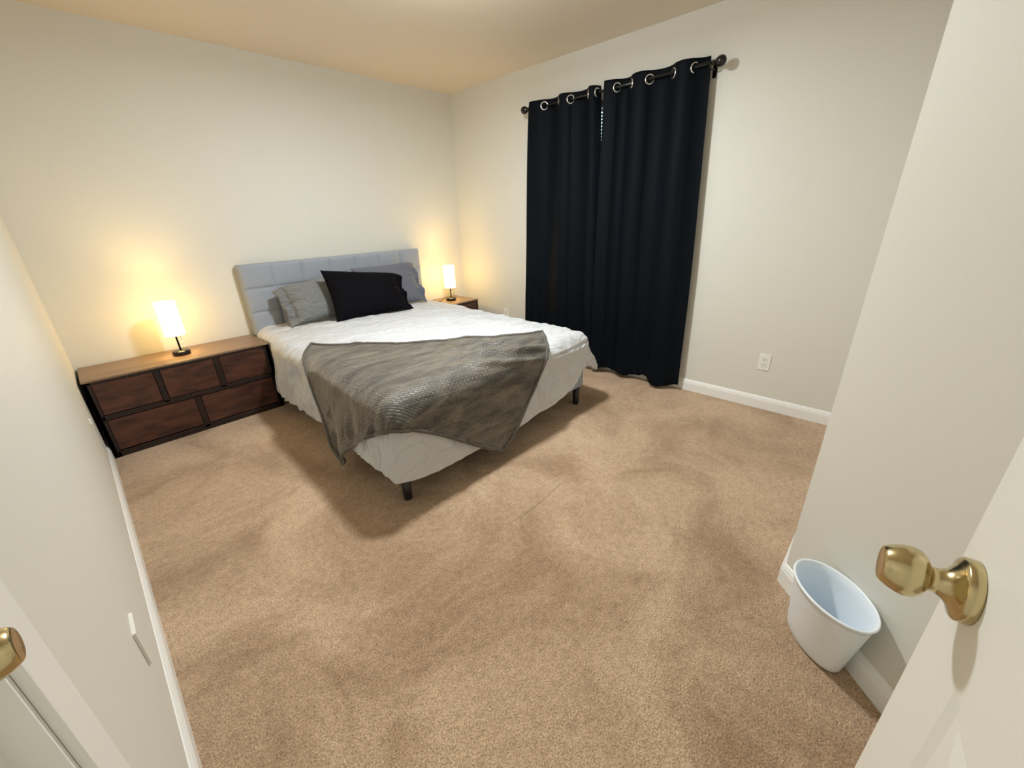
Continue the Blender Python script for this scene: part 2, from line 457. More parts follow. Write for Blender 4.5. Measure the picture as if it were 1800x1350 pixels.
# ------------------------------------------------------------------ doors
def knob(parent, loc, rz, lock=True, s=1.):
    """knob pointing along local +Y of a frame rotated by rz"""
    bm = bmesh.new()
    lathe(bm, [(.0, 0), (.0335, 0), (.0342, .002), (.0338, .0105), (.0320, .0125), (.0275, .0140), (.0225, .0165), (.0165, .0215), (.0135, .027), (.0130, .032),
               (.0150, .0350), (.0215, .0385), (.0262, .044), (.0277, .051), (.0268, .058), (.0243, .065), (.0210, .0710), (.0188, .0738), (.0178, .0743), (.0060, .0735), (0.0, .0735)],
          seg=56, axis='Y', cap=False)
    for v in bm.verts: v.co *= s
    bmesh.ops.remove_doubles(bm, verts=bm.verts, dist=1e-5)
    k = bm_obj('door_knob', bm, m_brass, parent, smooth=True)
    k.location = loc; k.rotation_euler = (0, 0, rz); k['label'] = 'round brass door knob'
    if lock:
        bm = bmesh.new(); box(bm, -.0012, .0012, .0768 * s, .0785 * s, -.004, .004)
        bm_obj('keyhole', bm, m_brass_dark, k)
    return k

def panel_door(name, w, hgt, th, plain=False):
    """leaf spanning local x 0..w, face at local y=0, thickness towards -y; six raised panels in both faces"""
    bm = bmesh.new()
    st = .115; mid = .10
    cols = [(st, (w - mid) / 2), ((w + mid) / 2, w - st)]
    rows = [(.24, .86), (1.04, 1.62), (1.72, 1.93)]
    xs = sorted({0, w, *[a for c in cols for a in c]}); zs = sorted({0, hgt, *[a for c in rows for a in c]})
    for face, sgn in ((0., -1), (-th, 1)):
        for i in range(len(xs) - 1):
            for j in range(len(zs) - 1):
                x0, x1, z0, z1 = xs[i], xs[i + 1], zs[j], zs[j + 1]
                if (x0, x1) in cols and (z0, z1) in rows and not plain:
                    steps = [(0, 0), (.012, .005), (.024, .005), (.045, .001)]
                    prev = None
                    for ins, dep in steps:
                        y = face + sgn * dep
                        q = [bm.verts.new((x0 + ins, y, z0 + ins)), bm.verts.new((x1 - ins, y, z0 + ins)), bm.verts.new((x1 - ins, y, z1 - ins)), bm.verts.new((x0 + ins, y, z1 - ins))]
                        if prev:
                            for k in range(4): bm.faces.new((prev[k], prev[(k + 1) % 4], q[(k + 1) % 4], q[k]))
                        prev = q
                    bm.faces.new(prev)
                else:
                    bm.faces.new([bm.verts.new(q) for q in ((x0, face, z0), (x1, face, z0), (x1, face, z1), (x0, face, z1))])
    for q in (((0, 0, 0), (0, -th, 0), (0, -th, hgt), (0, 0, hgt)), ((w, 0, 0), (w, -th, 0), (w, -th, hgt), (w, 0, hgt)),
              ((0, 0, 0), (w, 0, 0), (w, -th, 0), (0, -th, 0)), ((0, 0, hgt), (w, 0, hgt), (w, -th, hgt), (0, -th, hgt))):
        bm.faces.new([bm.verts.new(v) for v in q])
    bmesh.ops.remove_doubles(bm, verts=bm.verts, dist=1e-5)
    return structure(bm_obj(name, bm, m_door))

# door_1: leaf standing slightly open beside the camera
AZ = math.radians(7.0)
R0 = Vector((-2.545, -3.863)); E = Vector((math.cos(AZ), math.sin(AZ)))
w1 = .752; backset = .056
hinge = R0 + E * (backset - w1)
d1 = panel_door('door_1', w1, 2.02, .035)
d1.location = (hinge.x, hinge.y, .012); d1.rotation_euler = (0, 0, AZ)
knob(d1, (w1 - backset, 0, .95 - .012), 0, lock=False)
kb = knob(d1, (w1 - backset, -.035, .95 - .012), math.pi, lock=False)
bm = bmesh.new()
box(bm, DX0 - .0, DX0 + .015, BY - .115, BY, 0, 2.05); box(bm, DX1 - .015, DX1, BY - .115, BY, 0, 2.05); box(bm, DX0, DX1, BY - .115, BY, 2.035, 2.05)
structure(bm_obj('trim_1', bm, m_trim))
# door_2: closed closet door in the left wall
w2 = (DY1 - DY0) - .030
d2 = panel_door('door_2', w2, 2.01, .035, plain=True)
d2.location = (LX - .030, DY1 - .015, .012); d2.rotation_euler = (0, 0, -math.pi / 2)
# face normal (+y local) -> +x world
k2 = knob(d2, (.050, 0, .993 - .012), 0, lock=False, s=.84)
bm = bmesh.new()
cz = .082
for (y0, y1, z0, z1) in ((DY1 - .004, DY1 + cz, 0, DZ + cz), (DY0 - cz + .004, DY0 + .004, 0, DZ + cz), (DY0, DY1, DZ - .004, DZ + cz)):
    box(bm, LX, LX + .011, y0, y1, z0, z1, bev=.003)
box(bm, LX - .12, LX, DY1 - .015, DY1, 0, DZ); box(bm, LX - .12, LX, DY0, DY0 + .015, 0, DZ); box(bm, LX - .12, LX, DY0, DY1, DZ - .015, DZ)
structure(bm_obj('trim_2', bm, m_trim))

# ------------------------------------------------------------------ ceiling light fixture
cl = empty('ceiling_light', (LAMP[0], LAMP[1], H), 'round white flush ceiling light above the bed', 'ceiling light')
bm = bmesh.new(); lathe(bm, [(.02, 0), (.165, 0), (.165, -.028), (.160, -.032), (.150, -.032)], axis='Z'); bm_obj('fixture_base', bm, m_trim, cl)
bm = bmesh.new(); lathe(bm, [(.148, -.030), (.146, -.055), (.130, -.074), (.09, -.088), (.03, -.094), (.0005, -.094)], axis='Z', cap=False); bm_obj('diffuser', bm, m_diff, cl)

# ================================================================== FURNITURE
def drawer_front(parent, x0, x1, z0, z1, yf, yb, label=None):
    o = boxobj('drawer', (x0, x1, yf, yb, z0, z1), m_wood, parent, bev=.003)
    return o

def dresser():
    X0, X1, D, Z = -3.245, -2.243, .40, .513
    root = empty('dresser', ((X0 + X1) / 2, -D / 2, 0), 'long low dark wooden five-drawer dresser in the left corner', 'dresser')
    ox, oy = root.location.x, root.location.y
    L = lambda a, b_, c, d, e, f: (a - ox, b_ - ox, c - oy, d - oy, e, f)
    boxobj('top', L(X0, X1, -D - .004, -.015, Z - .012, Z), m_wood_top, root, bev=.002)
    bm = bmesh.new()
    for a in ((X0, X0 + .036, -D, -D + .02, 0, Z - .012), (X1 - .034, X1, -D, -D + .02, 0, Z - .012), (X0, X0 + .022, -D, -.015, 0, Z - .012), (X1 - .022, X1, -D, -.015, 0, Z - .012), (X0 + .022, X1 - .022, -.03, -.015, .02, Z - .012),
              (X0 + .022, X1 - .022, -D + .02, -.03, .02, .035),
              (X0 + .022, X1 - .022, -D, -D + .02, Z - .028, Z - .012), (X0 + .022, X1 - .022, -D, -D + .02, .252, .282), (X0 + .022, X1 - .022, -D, -D + .02, 0.0, .038),
              (-2.921, -2.890, -D, -D + .02, .27, .49), (-2.597, -2.563, -D, -D + .02, .27, .49), (-2.762, -2.730, -D, -D + .02, .02, .26)):
        box(bm, *L(*a), bev=.0012, seg=1)
    bm_obj('frame', bm, m_wood_frame, root)
    yf, yb = -D - .002, -.09
    for x0, x1, z0, z1 in ((-3.207, -2.924, .287, .483), (-2.887, -2.600, .287, .483), (-2.560, -2.279, .287, .483),
                           (-3.207, -2.765, .046, .247), (-2.727, -2.279, .046, .247)):
        o = boxobj('drawer', L(x0, x1, -D + .001, yb, z0, z1), m_wood, root, bev=.002)
    return root
dresser()

def nightstand():
    X0, X1, D, Z = -.545, -.150, .40, .500
    root = empty('nightstand', ((X0 + X1) / 2, -D / 2 , 0), 'dark wooden nightstand in the far corner behind the bed', 'nightstand')
    ox, oy = root.location.x, root.location.y
    L = lambda a, b_, c, d, e, f: (a - ox, b_ - ox, c - oy, d - oy, e, f)
    boxobj('top', L(X0, X1, -D - .004, -.015, Z - .012, Z), m_wood_top, root, bev=.002)
    bm = bmesh.new()
    for a in ((X0, X0 + .022, -D, -.015, 0, Z - .012), (X1 - .022, X1, -D, -.015, 0, Z - .012), (X0 + .022, X1 - .022, -.03, -.015, .02, Z - .012),
              (X0 + .022, X1 - .022, -D, -D + .02, Z - .028, Z - .012), (X0 + .022, X1 - .022, -D, -D + .02, .240, .270), (X0 + .022, X1 - .022, -D, -D + .02, 0, .038)):
        box(bm, *L(*a), bev=.0012, seg=1)
    bm_obj('frame', bm, m_wood_frame, root)
    for z0, z1 in ((.275, .470), (.043, .236)):
        boxobj('drawer', L(X0 + .026, X1 - .026, -D + .001, -.06, z0, z1), m_wood, root, bev=.002)
nightstand()

def lamp(loc, label, cord):
    root = empty('table_lamp', loc, label, 'lamp', 'lit table lamps')
    bm = bmesh.new(); lathe(bm, [(.0, 0), (.050, 0), (.051, .004), (.051, .024), (.049, .028), (.010, .028), (.008, .030), (0, .030)], axis='Z', cap=False, seg=48)
    bmesh.ops.remove_doubles(bm, verts=bm.verts, dist=1e-5); bm_obj('base', bm, m_black, root)
    bm = bmesh.new(); lathe(bm, [(.0055, .028), (.0055, .175), (.014, .176), (.014, .189), (.010, .192)], axis='Z', seg=20); bm_obj('stem', bm, m_black, root)
    bm = bmesh.new(); lathe(bm, [(.0575, .138), (.0575, .360), (.0562, .360), (.0562, .138), (.0575, .138)], axis='Z', cap=False, seg=64)
    bmesh.ops.remove_doubles(bm, verts=bm.verts, dist=1e-5); bm_obj('lamp_shade', bm, m_shade, root)['label'] = 'glowing cylindrical fabric shade'
    bm = bmesh.new(); lathe(bm, [(.012, .190), (.015, .203), (.024, .218), (.026, .232), (.021, .250), (.010, .259), (.0005, .261)], axis='Z', cap=False, seg=24); bm_obj('bulb', bm, m_bulb, root)
    bm = bmesh.new(); tube(bm, [(.020, -.006, .20), (.022, -.008, .15), (.022, -.008, .088)], .0011, 6)
    chain = bm_obj('pull_chain', bm, m_chrome, root)
    bm = bmesh.new(); bmesh.ops.create_uvsphere(bm, u_segments=14, v_segments=10, radius=.0055)
    for v in bm.verts: v.co += Vector((.022, -.008, .083))
    bm_obj('pull_knob', bm, m_plate, chain, smooth=True)
    bm = bmesh.new(); tube(bm, cord, .0028, 8); bm_obj('power_cord', bm, m_black, root)
    for k, (dz, en) in enumerate(((.33, 3.2),)):
        l = bpy.data.lights.new('bulb_glow', 'POINT'); l.energy = 10.0; l.color = (1, .66, .26); l.shadow_soft_size = .035
        lo_ = bpy.data.objects.new('bulb_glow', l); COL.objects.link(lo_); lo_.parent = root; lo_.location = (0, 0, .272)
    return root
def arc(pts, n=14):
    P = [Vector(p_) for p_ in pts]; out = []
    for i in range(len(P) - 1):
        a = P[max(i - 1, 0)]; b_ = P[i]; c = P[i + 1]; d = P[min(i + 2, len(P) - 1)]
        for k in range(n):
            t = k / n
            out.append(.5 * ((2 * b_) + (c - a) * t + (2 * a - 5 * b_ + 4 * c - d) * t * t + (3 * b_ - a - 3 * c + d) * t ** 3))
    out.append(P[-1]); return out
lamp((-2.728, -.215, .513), 'lit table lamp with cylindrical shade and round black base on the long dresser', arc([(.03, .04, .004), (.05, .09, .012), (.03, .15, .004), (.02, .195, .004)]))
lamp((-.372, -.225, .500), 'lit table lamp in the far corner on the nightstand behind the bed', arc([(-.045, .02, .008), (-.075, .02, .028), (-.115, .015, .016), (-.15, .04, .004), (-.16, .13, .004)]))

# ------------------------------------------------------------------ bed
bed = empty('bed', (-1.43, -1.1, 0), 'queen bed with grey padded grid headboard, grey frame and black legs', 'bed')
bx, by = -1.43, -1.1
def headboard():
    x0, x1, z0, z1 = -2.228, -.612, .500, 1.043; yf, yb = -.092, -.022
    nx, nz = 7, 3; cw = (x1 - x0) / nx; ch = (z1 - z0) / nz
    ru = np.linspace(0, 1, nx * 24 + 1); rv = np.linspace(0, 1, nz * 20 + 1)
    V = []; U, Vv = np.meshgrid(ru, rv)
    fu = (U * nx) % 1.0; fv = (Vv * nz) % 1.0
    du = np.minimum(fu, 1 - fu) * cw; dv = np.minimum(fv, 1 - fv) * ch
    eu = np.minimum(U, 1 - U) * (x1 - x0); ev = np.minimum(Vv, 1 - Vv) * (z1 - z0)
    d = np.minimum(du, dv)
    gro = .011 * np.exp(-(d / .007) ** 2) + .006 * np.exp(-(d / .025) ** 1.3)
    inner = (np.minimum(eu, ev) > .012)
    gro = np.where(inner, gro, .006)
    rnd = .022 * (1 - np.sqrt(np.clip(1 - (1 - np.clip(np.minimum(eu, ev) / .022, 0, 1)) ** 2, 0, 1)))
    X = x0 + U * (x1 - x0); Z = z0 + Vv * (z1 - z0); Y = yf + gro + rnd
    nu, nv = len(ru), len(rv)
    vs = [(X[j, i] - bx, Y[j, i] - by, Z[j, i]) for j in range(nv) for i in range(nu)]
    fs = grid_faces(nu, nv)
    base = len(vs)
    # back side and rim
    ring = [(i) for i in range(nu)] + [j * nu + nu - 1 for j in range(1, nv)] + [(nv - 1) * nu + i for i in range(nu - 2, -1, -1)] + [j * nu for j in range(nv - 2, 0, -1)]
    for r_ in ring: vs.append((vs[r_][0], yb - by, vs[r_][2]))
    n = len(ring)
    for k in range(n): fs.append((ring[k], ring[(k + 1) % n], base + (k + 1) % n, base + k))
    fs.append(tuple(base + k for k in range(n)))
    o = link_mesh('headboard', vs, fs, m_headb, bed, smooth=True)
    return o
headboard()
boxobj('headboard_post', (-2.20 - bx, -2.13 - bx, -.075 - by, -.03 - by, 0, .51), m_blackwood, bed, bev=.003)
boxobj('headboard_post', (-.71 - bx, -.64 - bx, -.075 - by, -.03 - by, 0, .51), m_blackwood, bed, bev=.003)
FX0, FX1, FY0, FY1 = -2.283, -.735, -2.170, -.10
def skew(o):                                                            # the bed stands slightly askew to its headboard
    for v in o.data.vertices: v.co.x += .045 * (v.co.y + by + 2.2)
    return o
skew(boxobj('foot_rail', (FX0 - bx, FX1 - bx, FY0 - by, FY0 + .035 - by, .145, .32), m_headb, bed, bev=.010, seg=3))
skew(boxobj('side_rail', (FX0 - bx, FX0 + .035 - bx, FY0 + .035 - by, FY1 - by, .145, .32), m_headb, bed, bev=.008, seg=3))
skew(boxobj('side_rail', (FX1 - .035 - bx, FX1 - bx, FY0 + .035 - by, FY1 - by, .145, .32), m_headb, bed, bev=.008, seg=3))
skew(boxobj('slat_deck', (FX0 + .035 - bx, FX1 - .035 - bx, FY0 + .035 - by, FY1 - by, .27, .30), m_blackwood, bed))
skew(boxobj('mattress', (FX0 + .02 - bx, FX1 - .02 - bx, FY0 + .03 - by, FY1 + .0 - by, .302, .53), m_matt, bed, bev=.04, seg=4))
for lx, ly in ((-2.245, -2.135), (-.772, -2.135), (-2.200, -1.105), (-.732, -1.105), (-1.51, -2.10), (-2.150, -.2), (-.685, -.2)):
    bm = bmesh.new(); lathe(bm, [(.019, 0), (.0215, .004), (.027, .147)], axis='Z', seg=24, origin=(lx - bx, ly - by, 0))
    bm_obj('leg', bm, m_blackwood, bed)

# comforter -------------------------------------------------------
CX0, CX1, CY0, CY1, CT, RR = -2.335, -.68, -2.215, -.085, .575, .10
def comforter():
    rc = .11
    x0, x1, y0, y1 = CX0 + RR, CX1 - RR, CY0 + RR, CY1 - .02      # inner (flat) rectangle
    # rounded perimeter, counter-clockwise from the head-left corner
    segs = [('l', (x0, y1), (x0, y0), (-1, 0)), ('f', (x0, y0), (x1, y0), (0, -1)), ('r', (x1, y0), (x1, y1), (1, 0)), ('h', (x1, y1), (x0, y1), (0, 1))]
    P = []; Nn = []; tagp = []
    for name, a, b_, n in segs:
        a = np.array(a); b_ = np.array(b_); Ls = np.linalg.norm(b_ - a); k = int(Ls / .0072)
        for i in range(k):
            P.append(a + (b_ - a) * (i / k)); Nn.append(n); tagp.append(name)
        nxt = {'l': (0, -1), 'f': (1, 0), 'r': (0, 1), 'h': (-1, 0)}[name]
        na = math.atan2(n[1], n[0]); m_ = 26 if name in 'lf' else 10
        for i in range(m_):
            an = na + (math.pi / 2) * i / m_
            P.append(b_.copy()); Nn.append((math.cos(an), math.sin(an))); tagp.append(name)
    P = np.array(P); Nn = np.array(Nn, float); n = len(P)
    s = np.arange(n)
    c = np.array([(x0 + x1) / 2, (y0 + y1) / 2])
    rings = []
    nf, nr, ns = 110, 16, 62
    # hem height
    def hem(x, y):
        wl = sstep(-2.1, -2.3, x)
        hl = np.interp(-y, [.1, .66, 1.0, 1.36, 1.82, 2.05, 2.22], [.20, .150, .175, .205, .215, .205, .185])
        hf = np.interp(x, [-2.35, -2.27, -2.1, -1.7, -1.3, -.97, -.91, -.85, -.77, -.70, -.62], [.185, .176, .150, .132, .170, .208, .255, .320, .325, .275, .238])
        hr = np.interp(-y, [.1, 1.8, 2.22], [.26, .28, .238])
        return hl, hf, hr
    V = []; dep = []
    outl = P + Nn * RR
    hl, hf, hr = hem(outl[:, 0], outl[:, 1])
    wl = np.clip(-Nn[:, 0], 0, 1) ** 2; wr = np.clip(Nn[:, 0], 0, 1) ** 2; wf = np.clip(-Nn[:, 1], 0, 1) ** 2; wh = np.clip(Nn[:, 1], 0, 1) ** 2
    hemz = (wl * hl + wr * hr + wf * hf + wh * .45)
    peri = np.r_[0, np.cumsum(np.linalg.norm(np.diff(outl, axis=0), axis=1))]
    XYZ = np.zeros((nf + nr + ns, n, 3)); NR = np.zeros_like(XYZ); SD = np.zeros((nf + nr + ns, n))
    for j in range(nf):
        k = .02 + .98 * j / (nf - 1)
        q = c + (P - c) * k
        XYZ[j, :, :2] = q; XYZ[j, :, 2] = CT; NR[j, :, 2] = 1
    for j in range(nr):
        a = math.pi / 2 * (j + 1) / nr
        XYZ[nf + j, :, :2] = P + Nn * RR * math.sin(a); XYZ[nf + j, :, 2] = CT - RR + RR * math.cos(a)
        NR[nf + j, :, :2] = Nn * math.sin(a); NR[nf + j, :, 2] = math.cos(a)
    flare = .10 * wl + .10 * wf + .10 * wr
    for j in range(ns):
        t = (j + 1) / ns; zt = CT - RR; z = zt + (hemz - zt) * t
        sq = 1 / np.maximum(np.abs(Nn[:, 0]), np.abs(Nn[:, 1])) - 1
        out = (RR + flare * np.clip(.42 - z, 0, 1)) * (1 + .45 * sq * min(1, t * 1.2))
        XYZ[nf + nr + j, :, :2] = P + Nn * out[:, None]; XYZ[nf + nr + j, :, 2] = z
        NR[nf + nr + j, :, :2] = Nn; SD[nf + nr + j] = t
    kk = np.concatenate([sstep(.62, 1.0, .02 + .98 * np.arange(nf) / (nf - 1)), np.ones(nr), 1 - sstep(0, .6, np.arange(ns) / (ns - 1))])
    XYZ[..., 2] -= .020 * kk[:, None]
    X, Y, Z = XYZ[..., 0], XYZ[..., 1], XYZ[..., 2]
    top = (NR[..., 2] > .3)
    # wrinkles over the top: long shallow diagonal creases, stronger by the left edge and beside the pillows
    u = X * .94 - Y * .34; v = X * .34 + Y * .94
    amp = .35 + .65 * fbm(X * 1.6 + 3, Y * 1.6)
    h = .034 * amp * (ridge(u * 2.6, v * 9.0) - .45) + .016 * (ridge(u * 6 + 4, v * 17 + 2) - .4) * amp
    h += .012 * (fbm(X * 3.3, Y * 3.3) - .5)
    h += .010 * np.exp(-((X + 1.49) / .5) ** 2)
    up = np.clip(NR[..., 2], 0, 1)
    D = h * up
    # side folds
    pe = peri[None, :].repeat(X.shape[0], 0); side = np.clip(1 - up, 0, 1)
    WL, WF, WR = wl[None, :], wf[None, :], wr[None, :]
    zrel = np.clip((CT - Z) / .42, 0, 1)
    gath = (ridge(pe * 13 + 1.2 * fbm(pe * 3, Z * 4), Z * 2.2, 2) - .5) * .085 * sstep(.16, .45, zrel) + (ridge(pe * 9, Z * 9 + 3) - .5) * .010
    soft = (fbm(pe * 4.2, Z * 2.4 + 8, 3) - .5) * .055 + (ridge(pe * 3.2 + Z * 2.5, Z * 1.5 + 1, 2) - .5) * .022 + (ridge(pe * 7 + Z * 5, Z * 4 + 3, 2) - .5) * .010
    gath = gath * (1 - .55 * SD ** 3)
    D += side * (WL * gath + (WF + WR) * soft * sstep(.1, .6, zrel) + (1 - WL - WF - WR).clip(0, 1) * 0)
    # seams: left side line, top line beside it, foot vertical seam, foot roll seam
    D -= .010 * side * WL * np.exp(-((Z - .455) / .007) ** 2)
    D -= .007 * (WF > .6) * side * np.exp(-((X + 1.296) / .006) ** 2)
    D -= .008 * (WF > .3) * np.exp(-((Z - .485 - .03 * (X + 1.0)) / .007) ** 2) * sstep(-1.25, -1.0, X)
    # bunched right foot corner: cloth pushed out into a lobe
    ang = np.arctan2(NR[..., 1], NR[..., 0])
    cw = np.exp(-((X + .70) / .16) ** 2) * np.exp(-((Y + 2.17) / .20) ** 2)
    lobe = cw * sstep(.25, .95, zrel)
    XYZ += NR * D[..., None]
    XYZ[..., 0] += lobe * .065; XYZ[..., 1] -= lobe * .010
    XYZ[..., 0] += cw * .014 * (ridge(Z * 16 + X * 6, Y * 8) - .4)
    XYZ[..., 1] += cw * .030 * (ridge(X * 12 + Z * 9, Z * 7) - .5) * sstep(.15, .5, zrel)
    # left foot corner crumple
    cl_ = np.exp(-((X + 2.30) / .12) ** 2) * np.exp(-((Y + 2.18) / .12) ** 2) * sstep(.3, .7, zrel)
    XYZ[..., 0] += cl_ * .010 * (ridge(Z * 14, pe * 8) - .4); XYZ[..., 1] -= cl_ * .012 * (ridge(Z * 11 + 4, pe * 8) - .4)
    XYZ[..., 0] += .045 * (XYZ[..., 1] + 2.2)
    # squeezed in beside the dresser near the head
    sq_ = sstep(-.50, -.42, XYZ[..., 1]) * sstep(.545, .50, XYZ[..., 2]) * (XYZ[..., 0] < -1.5)
    XYZ[..., 0] = np.where(XYZ[..., 0] < -2.232, XYZ[..., 0] * (1 - sq_) + -2.232 * sq_, XYZ[..., 0])
    # uneven hem
    tt = SD ** 2
    XYZ[..., 2] += tt * .014 * (fbm(pe * 3.5, pe * 0 + 3, 3) - .5)
    nvv = XYZ.shape[0]
    # hem roll inward for thickness
    last = XYZ[-1].copy(); extra = []
    for k, (o_, dz) in enumerate(((-.006, -.006), (-.018, -.008), (-.028, .0), (-.032, .03))):
        e = last.copy(); e[:, :2] += Nn * o_; e[:, 2] += dz; extra.append(e)
    A = np.concatenate([XYZ.reshape(-1, 3), np.concatenate(extra)])
    rows = nvv + 4
    faces = grid_faces(n, rows, closed_u=True)
    verts = A.tolist(); verts.append([c[0] + .045 * (c[1] + 2.2), c[1], XYZ[0, :, 2].mean()]); ci = len(verts) - 1
    faces += [((i + 1) % n, i, ci) for i in range(n)]
    o = link_mesh('comforter', verts, faces, m_comf, None, smooth=True, fixn=True)
    return tag(o, 'white puffy comforter spread over the bed, hanging down its sides', 'comforter')
COMF = comforter()

# throw -----------------------------------------------------------
BL = [
  [(-2.150,-0.991,0.589), (-2.088,-1.136,0.589), (-1.999,-1.221,0.589), (-1.914,-1.314,0.589), (-1.831,-1.409,0.589), (-1.748,-1.504,0.589), (-1.661,-1.590,0.589), (-1.566,-1.668,0.589), (-1.467,-1.742,0.589), (-1.365,-1.816,0.589), (-1.258,-1.887,0.589), (-1.146,-1.957,0.589), (-1.009,-2.008,0.589)],
  [(-2.258,-1.152,0.565), (-2.211,-1.330,0.588), (-2.120,-1.398,0.589), (-2.034,-1.480,0.589), (-1.948,-1.565,0.589), (-1.868,-1.658,0.589), (-1.784,-1.747,0.589), (-1.700,-1.833,0.589), (-1.614,-1.918,0.589), (-1.525,-2.000,0.589), (-1.437,-2.083,0.589), (-1.331,-2.151,0.583), (-1.177,-2.182,0.566)],
  [(-2.300,-1.267,0.512), (-2.274,-1.481,0.564), (-2.212,-1.597,0.588), (-2.130,-1.664,0.589), (-2.048,-1.736,0.589), (-1.972,-1.819,0.589), (-1.897,-1.904,0.589), (-1.823,-1.988,0.589), (-1.751,-2.073,0.589), (-1.669,-2.147,0.584), (-1.554,-2.188,0.563), (-1.413,-2.213,0.533), (-1.244,-2.226,0.500)],
  [(-2.309,-1.322,0.443), (-2.307,-1.582,0.529), (-2.268,-1.731,0.575), (-2.204,-1.816,0.588), (-2.127,-1.876,0.589), (-2.058,-1.952,0.589), (-1.991,-2.029,0.589), (-1.926,-2.108,0.588), (-1.846,-2.165,0.577), (-1.743,-2.199,0.551), (-1.621,-2.221,0.517), (-1.471,-2.228,0.474), (-1.298,-2.229,0.429)],
  [(-2.319,-1.381,0.376), (-2.323,-1.635,0.479), (-2.304,-1.818,0.550), (-2.262,-1.935,0.582), (-2.197,-2.000,0.589), (-2.133,-2.066,0.588), (-2.071,-2.134,0.587), (-1.991,-2.176,0.570), (-1.899,-2.206,0.544), (-1.791,-2.223,0.508), (-1.663,-2.229,0.461), (-1.515,-2.229,0.409), (-1.357,-2.236,0.362)],
  [(-2.332,-1.449,0.315), (-2.325,-1.649,0.414), (-2.327,-1.873,0.514), (-2.300,-2.011,0.562), (-2.255,-2.101,0.586), (-2.193,-2.153,0.582), (-2.116,-2.185,0.565), (-2.031,-2.209,0.539), (-1.937,-2.225,0.504), (-1.824,-2.228,0.455), (-1.701,-2.231,0.402), (-1.567,-2.236,0.350), (-1.421,-2.243,0.299)],
  [(-2.345,-1.514,0.254), (-2.335,-1.686,0.360), (-2.335,-1.890,0.463), (-2.326,-2.060,0.534), (-2.289,-2.154,0.564), (-2.225,-2.194,0.557), (-2.147,-2.213,0.533), (-2.060,-2.225,0.500), (-1.962,-2.229,0.455), (-1.856,-2.231,0.403), (-1.743,-2.237,0.348), (-1.620,-2.244,0.293), (-1.483,-2.251,0.237)],
  [(-2.357,-1.566,0.189), (-2.346,-1.714,0.301), (-2.338,-1.888,0.403), (-2.342,-2.082,0.494), (-2.310,-2.178,0.530), (-2.249,-2.216,0.523), (-2.170,-2.226,0.495), (-2.081,-2.228,0.454), (-1.988,-2.230,0.406), (-1.891,-2.237,0.352), (-1.787,-2.243,0.294), (-1.672,-2.251,0.236), (-1.544,-2.258,0.176)],
  [(-2.370,-1.608,0.120), (-2.357,-1.733,0.238), (-2.347,-1.893,0.345), (-2.343,-2.065,0.433), (-2.324,-2.184,0.488), (-2.267,-2.224,0.483), (-2.189,-2.229,0.452), (-2.104,-2.229,0.408), (-2.018,-2.236,0.359), (-1.928,-2.243,0.303), (-1.831,-2.250,0.241), (-1.724,-2.258,0.180), (-1.605,-2.265,0.118)],
  [(-2.380,-1.701,0.084), (-2.366,-1.794,0.200), (-2.355,-1.931,0.307), (-2.348,-2.080,0.393), (-2.325,-2.183,0.445), (-2.273,-2.222,0.443), (-2.202,-2.229,0.414), (-2.128,-2.235,0.372), (-2.050,-2.240,0.322), (-1.970,-2.247,0.265), (-1.883,-2.254,0.202), (-1.788,-2.262,0.141), (-1.683,-2.269,0.078)],
]

